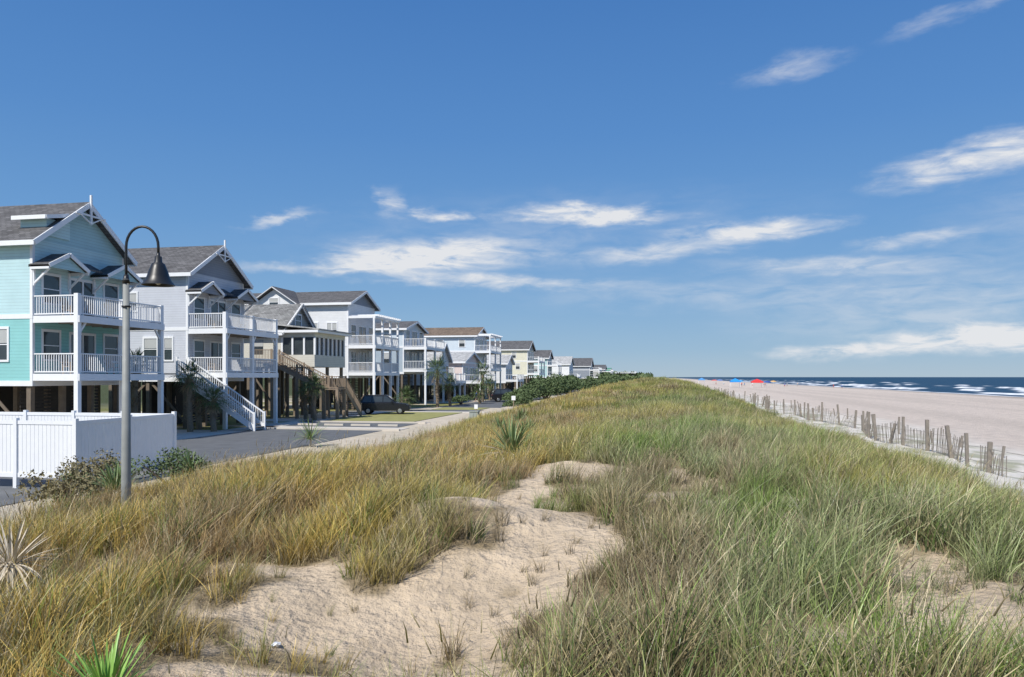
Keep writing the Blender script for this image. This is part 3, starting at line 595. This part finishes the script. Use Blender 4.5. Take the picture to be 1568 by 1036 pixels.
# ------------------------------------------------------------ sand fence
e=empty('sand_fence',(13,30,0)); sl=Part(); po=Part(); FW=paint('fence_grey_wood',(.25,.22,.185),.9,.35,8)
def fx(y): return 12.3+.55*math.sin(y/7.0)+.5*math.sin(y/2.7+1)
rr=random.Random(3); y=12.0; posts=[]
while y<240:
    x=fx(y); z=float(height(np.array([x]),np.array([y]))[0]); tx=rr.gauss(0,.13); ty=rr.gauss(0,.10); h=rr.uniform(1.0,1.5)
    po.beam((x,y,z-.3),(x+tx,y+ty,z+h),rr.uniform(.09,.14),rr.uniform(.09,.14)); posts.append((x,y,z)); y+=rr.uniform(1.5,3.4)
y=12.0
while y<200:
    x=fx(y)+rr.gauss(0,.02)
    gap=vn(np.array([y/3.1]),np.array([0.]),9)[0]; fal=vn(np.array([y/5.3]),np.array([3.]),19)[0]
    step=.13 if y<60 else .32
    if gap>.26:
        z=float(height(np.array([x]),np.array([y]))[0]); h=(1.0+.12*math.sin(y*1.3)+rr.gauss(0,.04)-.2*max(0,math.sin(y/3.3)))*(1 if fal<.62 else .7); lean=.25*math.sin(y/4)+rr.gauss(0,.06)+(.5 if fal>.62 else 0)
        sl.beam((x,y,z-.1),(x+lean*.6,y+rr.gauss(0,.05)+lean*.4,z+h),.036 if y<60 else .07,.012 if y<60 else .02,(1,0,0))
    y+=step
for p0,p1 in zip(posts,posts[1:]):
    if p0[1]>190: break
    for k in (.3,.8): sl.beam((p0[0],p0[1],p0[2]+k+rr.gauss(0,.05)),(p1[0],p1[1],p1[2]+k+rr.gauss(0,.05)),.014,.014)
y=20.0
while y<120:
    x=15.2+.8*math.sin(y/9); z=float(height(np.array([x]),np.array([y]))[0]); po.beam((x,y,z-.3),(x+rr.gauss(0,.15),y+rr.gauss(0,.1),z+rr.uniform(.5,1.1)),.09,.09); y+=rr.uniform(3,7)
po.make('posts',FW,e,(13,30,0)); sl.make('slats',FW,e,(13,30,0))
# ------------------------------------------------------------ plants
FR=paint('palm_frond',(.12,.17,.06),.5,.4,5,.4); DEADF=paint('dead_frond',(.38,.30,.19),.85,.3,5); BARK=paint('palm_bark',(.24,.19,.135),.95,.4,9); YU=paint('yucca_leaf',(.17,.24,.09),.45,.35,5,.4); YD=paint('dead_yucca_leaf',(.55,.48,.37),.8,.3,5)
def spike(P,b0,d,L_,wd,droop,rr,fold=True):
    d=Vector(d).normalized(); s=d.cross(Vector((0,0,1)))
    if s.length<.01: s=Vector((1,0,0))
    s.normalize(); n=5; i0=len(P.v); b0=Vector(b0)
    for i in range(n+1):
        t=i/n; p=b0+d*L_*t-Vector((0,0,1))*droop*L_*t*t; ww=wd*(.5+.9*t-1.35*t*t)*.5*(1 if t<1 else 0)+.001
        P.v.append(tuple(p-s*ww)); P.v.append(tuple(p-Vector((0,0,.25*ww)))); P.v.append(tuple(p+s*ww))
    for i in range(n):
        a=i0+3*i; P.f.append((a,a+1,a+4,a+3)); P.f.append((a+1,a+2,a+5,a+4))
def H(x,y): return float(height(np.array([x]),np.array([y]))[0])
def yucca(name,x,y,R,n=70,mat=YU,seed=0,dead=.2,z=None,wd=.05,upmin=-.1,lift=.12):
    rr=random.Random(seed); z=H(x,y) if z is None else z; e=empty(name,(x,y,z)); a=Part(); b=Part()
    for i in range(n):
        az=rr.random()*6.283; elv=rr.uniform(upmin,1.35); d=(math.cos(az)*math.cos(elv),math.sin(az)*math.cos(elv),math.sin(elv))
        P=b if (rr.random()<dead and elv<.5) else a
        spike(P,(x+d[0]*.05,y+d[1]*.05,z+lift+.1*rr.random()),d,R*rr.uniform(.65,1.1),wd*rr.uniform(.7,1.2),.12+.3*rr.random()*(elv<.6),rr)
    if lift>.3: b.tube([(x,y,z-.1),(x+.03,y,z+lift+.1)],[.07,.05],8)
    a.make('leaves',mat,e,(x,y,z),fixn=False); b.make('dry_leaves',YD,e,(x,y,z),fixn=False)
def fan(P,b0,d,L_,R,rr,n=16,droop=.25):
    d=Vector(d).normalized(); P.beam(b0,Vector(b0)+d*L_,.03,.02); c=Vector(b0)+d*L_
    s=d.cross(Vector((0,0,1))); 
    if s.length<.01: s=Vector((1,0,0))
    s.normalize(); u=s.cross(d)
    for i in range(n):
        a=(i/(n-1)-.5)*3.6; dd=d*math.cos(a)+s*math.sin(a)+u*(.25*abs(math.sin(a)))
        spike(P,c,dd,R*(.75+.3*math.cos(a*.6))*rr.uniform(.85,1.1),.075,droop*rr.uniform(.5,1.5),rr)
def palmetto(x,y,h,R=1.1,n=22,seed=0,z=0,name='palmetto_palm',dead=6):
    rr=random.Random(seed); e=empty(name,(x,y,z)); t=Part(); f=Part(); dd=Part()
    N_=9; t.tube([(x+.05*math.sin(i),y+.04*math.cos(i*1.3),z-.1+h*i/N_) for i in range(N_+1)],[.19-.03*i/N_+.02*(i%2) for i in range(N_+1)],10)
    for i in range(int(h*16)):
        a=rr.random()*6.283; zz=z+h*rr.uniform(.15,1); d=Vector((math.cos(a),math.sin(a),.9)); t.beam((x+.13*math.cos(a),y+.13*math.sin(a),zz),Vector((x+.13*math.cos(a),y+.13*math.sin(a),zz))+d*.2,.08,.03)
    for i in range(n):
        a=i*2.4+rr.random()*.4; elv=1.3-1.9*(i/n)+rr.gauss(0,.08); d=(math.cos(a)*math.cos(elv),math.sin(a)*math.cos(elv),math.sin(elv))
        fan(f,(x,y,z+h),d,R*.55*rr.uniform(.8,1.2),R*.75,rr,14,.25+.25*(i/n))
    for i in range(dead):
        a=rr.random()*6.283; d=(math.cos(a)*.5,math.sin(a)*.5,-.85); fan(dd,(x,y,z+h-.1),d,R*.4,R*.6,rr,9,.1)
    t.make('trunk',BARK,e,(x,y,z)); f.make('fronds',FR,e,(x,y,z),fixn=False); dd.make('dry_fronds',DEADF,e,(x,y,z),fixn=False)
yucca('yucca_plant',-3.4,17.8,1.1,130,seed=1,dead=.5,wd=.06,lift=.2)
yucca('yucca_plant',-4.1,4.95,.55,60,seed=2,wd=.035,dead=.1,upmin=.5,mat=paint('fresh_yucca_leaf',(.24,.42,.08),.45,.3,5,.4))
yucca('dead_yucca_plant',-8.1,8.1,.72,90,seed=3,mat=YD,wd=.04,lift=.5,upmin=-.5)
for i,(x,y,r) in enumerate([(-17.4,35.5,1.4),(-14.0,17.2,.9),(-15.2,19.0,1.0),(-13.9,20.4,.9),(-16.2,18.2,.8),(-14.8,21.6,.9),(-5.0,30,.8),(-7.5,36,.9),(-4.2,24,.7),(-8,44,.9),(-8.8,50,1.0)]):
    yucca('yucca_plant',x,y,r,80,seed=10+i,dead=.6 if i in (1,2,4,5) else .25,wd=.07,lift=.35)
for i,(x,y,h,R) in enumerate([(-29.6,43.2,3.6,1.1),(-28.3,43.8,2.1,1.0),(-27.4,56.6,2.9,1.1),(-28.6,57.5,2.2,1.0),(-33.3,42.8,4.3,1.1),(-25.2,84.5,4.4,1.8),(-24.5,87.5,2.6,1.3),(-24.0,103,4.0,1.8),(-25.5,74,1.4,1.3),(-24.5,110,2.4,1.3),(-23,97,1.6,1.3),(-30.5,45.5,2.6,1.0)]):
    palmetto(x,y,h,R,26 if R>1.2 else 20,seed=30+i,dead=10 if i in(0,1,2,4) else 5)
LEAF=paint('shrub_leaf',(.085,.12,.045),.6,.5,3)
def shrub(name,cx,cy,rx,ry,h,n,leaf,seed,mat=LEAF):
    rr=random.Random(seed); z0=H(cx,cy); e=empty(name,(cx,cy,z0)); p=Part(); st=Part()
    lobes=[(rr.uniform(-.7,.7),rr.uniform(-.7,.7),rr.uniform(.45,.95)) for _ in range(9)]
    for l in lobes: st.tube([(cx,cy,z0-.1),(cx+l[0]*rx*.5,cy+l[1]*ry*.5,z0+h*l[2]*.4),(cx+l[0]*rx,cy+l[1]*ry,z0+h*l[2]*.8)],[.06,.04,.015],5)
    for i in range(n):
        l=rr.choice(lobes); a=rr.random()*6.283; ph=math.acos(rr.uniform(-.3,1)); rad=rr.uniform(.6,1.05)
        x=cx+rx*(l[0]+.42*rad*math.sin(ph)*math.cos(a)); y=cy+ry*(l[1]+.42*rad*math.sin(ph)*math.sin(a)); zz=z0+h*l[2]*(.55+.45*rad*math.cos(ph))
        v=Vector((rr.gauss(0,1),rr.gauss(0,1),rr.gauss(0,1))).normalized(); s=v.orthogonal().normalized(); L_=leaf*rr.uniform(.6,1.4)
        c=Vector((x,y,zz)); p.poly([c-v*L_,c+s*L_*.45,c+v*L_,c-s*L_*.45])
    p.make('foliage',mat,e,(cx,cy,z0),fixn=False); st.make('stems',PILING,e,(cx,cy,z0))
shl=[(-16.0,92,2.5,6,3.8,5000,.15),(-15,104,3.2,7,4.2,6000,.17),(-17.0,118,3,8,4.4,5000,.2),(-14,130,4,10,4.2,5000,.22),(-14.2,80,1.6,3,2.0,2600,.11),(-16.5,160,4,14,4.4,5000,.28),(-15,260,6,30,4.4,5000,.5),(-18,330,7,30,6,5000,.6),(-24.5,93,1.2,2.5,1.5,1800,.1)]
for i,a in enumerate(shl): shrub('wax_myrtle_shrub',*a,seed=60+i)
LF2=paint('dry_shrub_leaf',(.19,.165,.085),.7,.4,4)
for i,a in enumerate([(-15.2,17.0,1.2,1.0,1.5,1800,.05),(-14.6,20.6,1.2,1.6,1.4,1800,.05),(-16.6,19.4,1.0,1.2,1.5,1500,.05)]): shrub('coastal_shrub',*a,seed=90+i,mat=LEAF if i==1 else LF2)
rr=random.Random(5); p=Part()
for i in range(26000):
    y=rr.uniform(440,2600); x=-8-rr.random()*70+8*math.sin(y/60); zz=rr.random()**.7*(5.2+2.2*math.sin(y/45)+1.5*math.sin(y/17))
    c=Vector((x,y,zz)); v=Vector((rr.gauss(0,1),rr.gauss(0,1),rr.gauss(0,1))).normalized(); s=v.orthogonal().normalized(); L_=1.6; p.poly([c-v*L_,c+s*L_*.6,c+v*L_,c-s*L_*.6])
p.make('distant_tree_line',LEAF,fixn=False)
# ------------------------------------------------------------ vehicles
TYRE=paint('tyre_rubber',(.02,.02,.02),.9); RIM=paint('wheel_alloy',(.45,.46,.47),.35,.1,5,.5,.8); LR=paint('tail_lamp',(.35,.02,.02),.25); LW_=paint('head_lamp',(.7,.7,.68),.15)
def suv(name,x,y,rz,col,L_=4.6,W=1.85,Hh=1.7):
    e=empty(name,(x,y,.03),rz); PM=paint(name+'_paint',col,.25,.05,2,.6)
    k=L_/4.6; hk=Hh/1.7
    low=[(-2.25,.32),(-2.3,.62),(-2.24,1.0),(-1.9,1.05),(.95,1.05),(1.95,.92),(2.24,.72),(2.3,.45),(2.22,.3)]
    import bmesh
    bm=bmesh.new(); rings=[]
    for yy,sc_,in_ in ((-W/2,.94,.0),(-W/2+.06,1,0),(W/2-.06,1,0),(W/2,.94,0)):
        rings.append([bm.verts.new((px*k*(.985 if sc_<1 else 1),yy,(.66+(pz-.66)*sc_)*hk)) for px,pz in low])
    for r0,r1 in zip(rings,rings[1:]):
        for i in range(len(low)): bm.faces.new((r0[i],r0[(i+1)%len(low)],r1[(i+1)%len(low)],r1[i]))
    bm.faces.new(rings[0]); bm.faces.new(list(reversed(rings[-1])))
    gh=[(-2.12,1.04,W/2-.06),(-1.78,1.66,W/2-.24),(-1.5,1.7,W/2-.24),(.1,1.7,W/2-.24),(.3,1.64,W/2-.24),(1.05,1.04,W/2-.06)]
    a=[bm.verts.new((px*k,-w,pz*hk)) for px,pz,w in gh]; b=[bm.verts.new((px*k,w,pz*hk)) for px,pz,w in gh]
    for i in range(len(gh)-1): bm.faces.new((a[i],a[i+1],b[i+1],b[i]))
    bm.faces.new(a); bm.faces.new(b)
    bmesh.ops.recalc_face_normals(bm,faces=bm.faces); me=bpy.data.meshes.new('body'); bm.to_mesh(me); bm.free(); me.materials.append(PM)
    ob=bpy.data.objects.new('body',me); sc.collection.objects.link(ob); ob.parent=e
    bv=ob.modifiers.new('b','BEVEL'); bv.width=.04; bv.segments=3; bv.limit_method='ANGLE'
    g=Part()
    for sg in (-1,1):
        for (x0,x1,xa,xb) in ((-1.9,-1.1,-1.68,-1.1),(-1.02,-.12,-1.02,-.12),(-.04,.82,-.04,.22)):
            yb=(W/2-.075)*sg; yt=(W/2-.225)*sg; o=.02*sg
            g.poly([(x0*k,yb+o,1.1*hk),(x1*k,yb+o,1.1*hk),(xb*k,yt+o,1.58*hk),(xa*k,yt+o,1.58*hk)])
    g.poly([(1.0*k+.02,-W/2+.14,1.1*hk),(1.0*k+.02,W/2-.14,1.1*hk),(.36*k+.02,W/2-.3,1.6*hk),(.36*k+.02,-W/2+.3,1.6*hk)])
    g.poly([(-2.1*k-.03,-W/2+.16,1.15*hk),(-2.1*k-.03,W/2-.16,1.15*hk),(-1.84*k-.03,W/2-.3,1.58*hk),(-1.84*k-.03,-W/2+.3,1.58*hk)])
    g.make('glazing',GLASS,e,fixn=False)
    wv=Part(); rm=Part()
    for wx in (-1.4*k,1.42*k):
        for sg in (-1,1):
            wv.tube([(wx,sg*(W/2-.24),.35),(wx,sg*(W/2-.20),.35),(wx,sg*(W/2-.03),.35),(wx,sg*(W/2+.01),.35)],[.33,.35,.35,.32],22); rm.tube([(wx,sg*(W/2+.0),.35),(wx,sg*(W/2+.025),.35)],[.21,.18],12)
    wv.make('wheels',TYRE,e); rm.make('wheel_rims',RIM,e)
    l=Part(); l.box(-2.27*k,-2.2*k,-W/2+.05,-W/2+.3,.78*hk,.98*hk); l.box(-2.27*k,-2.2*k,W/2-.3,W/2-.05,.78*hk,.98*hk); l.make('tail_lamps',LR,e)
    l=Part(); l.box(2.1*k,2.26*k,-W/2+.06,-W/2+.4,.68*hk,.82*hk); l.box(2.1*k,2.26*k,W/2-.4,W/2-.06,.68*hk,.82*hk); l.box(.7,.85,-W/2-.14,-W/2+.03,1.02*hk,1.16*hk); l.box(.7,.85,W/2-.03,W/2+.14,1.02*hk,1.16*hk); l.make('head_lamps_and_mirrors',LW_ if col[0]>.3 else PM,e)
suv('parked_car',-25.4,67.6,math.radians(14),(.012,.013,.016),L_=4.9,Hh=1.85)
suv('parked_car',-20.6,104.5,math.radians(20),(.015,.015,.018),L_=4.9,Hh=1.85)
suv('parked_car',-23.5,112,math.radians(80),(.02,.03,.06))
suv('parked_car',-21.5,150,math.radians(30),(.7,.7,.7)); suv('parked_car',-23.6,160,math.radians(5),(.65,.66,.68)); suv('parked_car',-22,185,math.radians(10),(.5,.5,.5))
# ------------------------------------------------------------ people
def person(x,y,z,rz,top,shorts,seed=0,h=1.72,walk=.25):
    m,nt3,b=nmat('person_skin_and_clothes'); L3=nt3.links
    tc=N(nt3,'ShaderNodeTexCoord'); s3=N(nt3,'ShaderNodeSeparateXYZ'); L3.new(tc.outputs['Object'],s3.inputs[0])
    dv=N(nt3,'ShaderNodeMath',operation='DIVIDE'); L3.new(s3.outputs[2],dv.inputs[0]); dv.inputs[1].default_value=1.8
    r=N(nt3,'ShaderNodeValToRGB'); r.color_ramp.interpolation='CONSTANT'; el_=r.color_ramp.elements; el_[0].position=0; el_[0].color=(.5,.3,.21,1); el_[1].position=.28; el_[1].color=(*shorts,1)
    for ps,c in ((.54,top),(.80,(.5,.3,.21)),(.915,(.06,.035,.02))):
        q_=el_.new(ps); q_.color=(*c,1)
    L3.new(dv.outputs[0],r.inputs[0]); L3.new(r.outputs[0],b.inputs['Base Color']); b.inputs['Roughness'].default_value=.8
    V=[(0,0,.93,.13),(0,0,1.12,.125),(0,.0,1.32,.15),(0,0,1.45,.07),(0,.01,1.53,.055),(0,.02,1.63,.095),(0,.0,1.72,.075)]
    E=[(0,1),(1,2),(2,3),(3,4),(4,5),(5,6)]
    for sg in (-1,1):
        i=len(V); w_=walk*sg
        V+=[(sg*.1,0,.86,.095),(sg*.11,w_*.5+.03,.48,.06),(sg*.11,w_-.03,.09,.042),(sg*.12,w_+.14,.04,.035)]; E+=[(0,i),(i,i+1),(i+1,i+2),(i+2,i+3)]
        i=len(V); V+=[(sg*.19,0,1.40,.055),(sg*.26,-w_*.4,1.12,.042),(sg*.27,-w_*.6+.08,.88,.03),(sg*.27,-w_*.6+.11,.82,.028)]; E+=[(2,i),(i,i+1),(i+1,i+2),(i+2,i+3)]
        j=i+3
        for f in range(4):
            V.append((sg*.27,-w_*.6+.085+f*.02,.73+.008*abs(f-1.5),.009)); E.append((j,len(V)-1))
        V.append((sg*.25,-w_*.6+.15,.79,.01)); E.append((j,len(V)-1))
    me=bpy.data.meshes.new('person'); me.from_pydata([v[:3] for v in V],E,[]); me.materials.append(m); ob=bpy.data.objects.new('person',me); sc.collection.objects.link(ob)
    ob.location=(x,y,z); ob.rotation_euler=(0,0,rz); k=h/1.8; ob.scale=(k,k,k)
    ob.modifiers.new('skin','SKIN')
    for i,v in enumerate(V): me.skin_vertices[0].data[i].radius=(v[3],v[3])
    me.skin_vertices[0].data[0].use_root=True
    su=ob.modifiers.new('s','SUBSURF'); su.levels=2; su.render_levels=2
person(-24.6,102,0.03,1.8,(.05,.12,.5),(.05,.06,.12)); person(-23.9,103.5,0.03,-1.2,(.6,.2,.15),(.1,.1,.1))
for i,(x,y) in enumerate([(34,300),(36,308),(37.5,296),(43,305),(45,315),(50,300),(56,330),(62,340),(70,310),(66,280),(30,330),(28,345)]):
    person(x,y,H(x,y)-.02,i*1.3,[(.6,.1,.08),(.1,.2,.5),(.7,.7,.7),(.5,.3,.2)][i%4],[(.05,.05,.1),(.1,.3,.4),(.4,.05,.05)][i%3])
def canopy(x,y,w_,h,col,name='beach_canopy'):
    z=H(x,y); e=empty(name,(x,y,z)); f=Part(); c=Part()
    for a in (-1,1):
        for b in (-1,1): f.box(x+a*w_/2-.04,x+a*w_/2+.04,y+b*w_/2-.04,y+b*w_/2+.04,z,z+h)
    k=w_/2+.1; cs=[(x-k,y-k,z+h),(x+k,y-k,z+h),(x+k,y+k,z+h),(x-k,y+k,z+h)]; ap=(x,y,z+h+1.0)
    for i in range(4):
        a,b=cs[i],cs[(i+1)%4]; c.poly([a,b,ap]); c.poly([a,b,(b[0],b[1],b[2]-.45),(a[0],a[1],a[2]-.45)])
    f.make('frame',WHITE,e,(x,y,z)); c.make('fabric_top',paint(name+'_fabric',col,.7),e,(x,y,z),fixn=False)
def umbrella(x,y,R,col):
    z=H(x,y); e=empty('beach_umbrella',(x,y,z)); f=Part(); c=Part(); f.tube([(x,y,z-.1),(x,y,z+2.3)],.03,8)
    n=10
    for i in range(n):
        a=2*math.pi*i/n;b=2*math.pi*(i+1)/n; q1=[(x+R*.6*math.cos(t),y+R*.6*math.sin(t),z+2.2) for t in (a,b)]; q2=[(x+R*math.cos(t),y+R*math.sin(t),z+1.85) for t in (a,b)]
        c.poly([(x,y,z+2.4),q1[0],q1[1]]); c.poly([q1[0],q2[0],q2[1],q1[1]])
    f.make('pole',WHITE,e,(x,y,z)); c.make('fabric',paint('umbrella_fabric',col,.7),e,(x,y,z),fixn=False)
canopy(29.5,280,3.4,2.2,(.03,.28,.7)); canopy(37.5,283,3.8,2.1,(.75,.05,.05)); umbrella(41,283,1.6,(.05,.1,.35)); umbrella(37,330,1.4,(.1,.4,.7)); umbrella(55,360,1.5,(.7,.4,.1)); canopy(27,430,3.4,2.2,(.1,.3,.6)); umbrella(30,380,1.6,(.6,.1,.1)); umbrella(36,420,1.8,(.1,.2,.5))
def signpost(x,y,h,w_,hh):
    z=H(x,y); e=empty('beach_sign',(x,y,z)); a=Part(); a.box(x-.04,x+.04,y-.04,y+.04,z-.2,z+h); a.make('post',WOOD,e,(x,y,z)); b=Part(); b.box(x-w_/2,x+w_/2,y-.07,y-.045,z+h-hh,z+h+.03); b.make('panel',WHITE,e,(x,y,z))
signpost(-13.6,72,1.6,.4,.4); signpost(-15.0,62,1.2,.3,.35)
e=empty('utility_box',(-14.1,57.9,0)); a=Part(); a.box(-14.5,-13.8,57.6,58.2,0,.8); a.box(-14.55,-13.75,57.55,58.25,.801,.87); a.box(-14.4,-14.17,57.58,57.598,.15,.7); a.box(-14.13,-13.9,57.58,57.598,.15,.7); a.make('cabinet',paint('utility_green',(.30,.33,.30),.6),e,(-14.1,57.9,0))
import bmesh
bm=bmesh.new(); bmesh.ops.create_icosphere(bm,subdivisions=2,radius=.05)
for v in bm.verts: v.co*=random.uniform(.6,1.25); v.co.z*=.45
me=bpy.data.meshes.new('paper_litter'); bm.to_mesh(me); bm.free(); me.materials.append(WHITE); ob=bpy.data.objects.new('paper_litter',me); sc.collection.objects.link(ob); ob.location=(-3.75,6.9,H(-3.75,6.9)+.03)
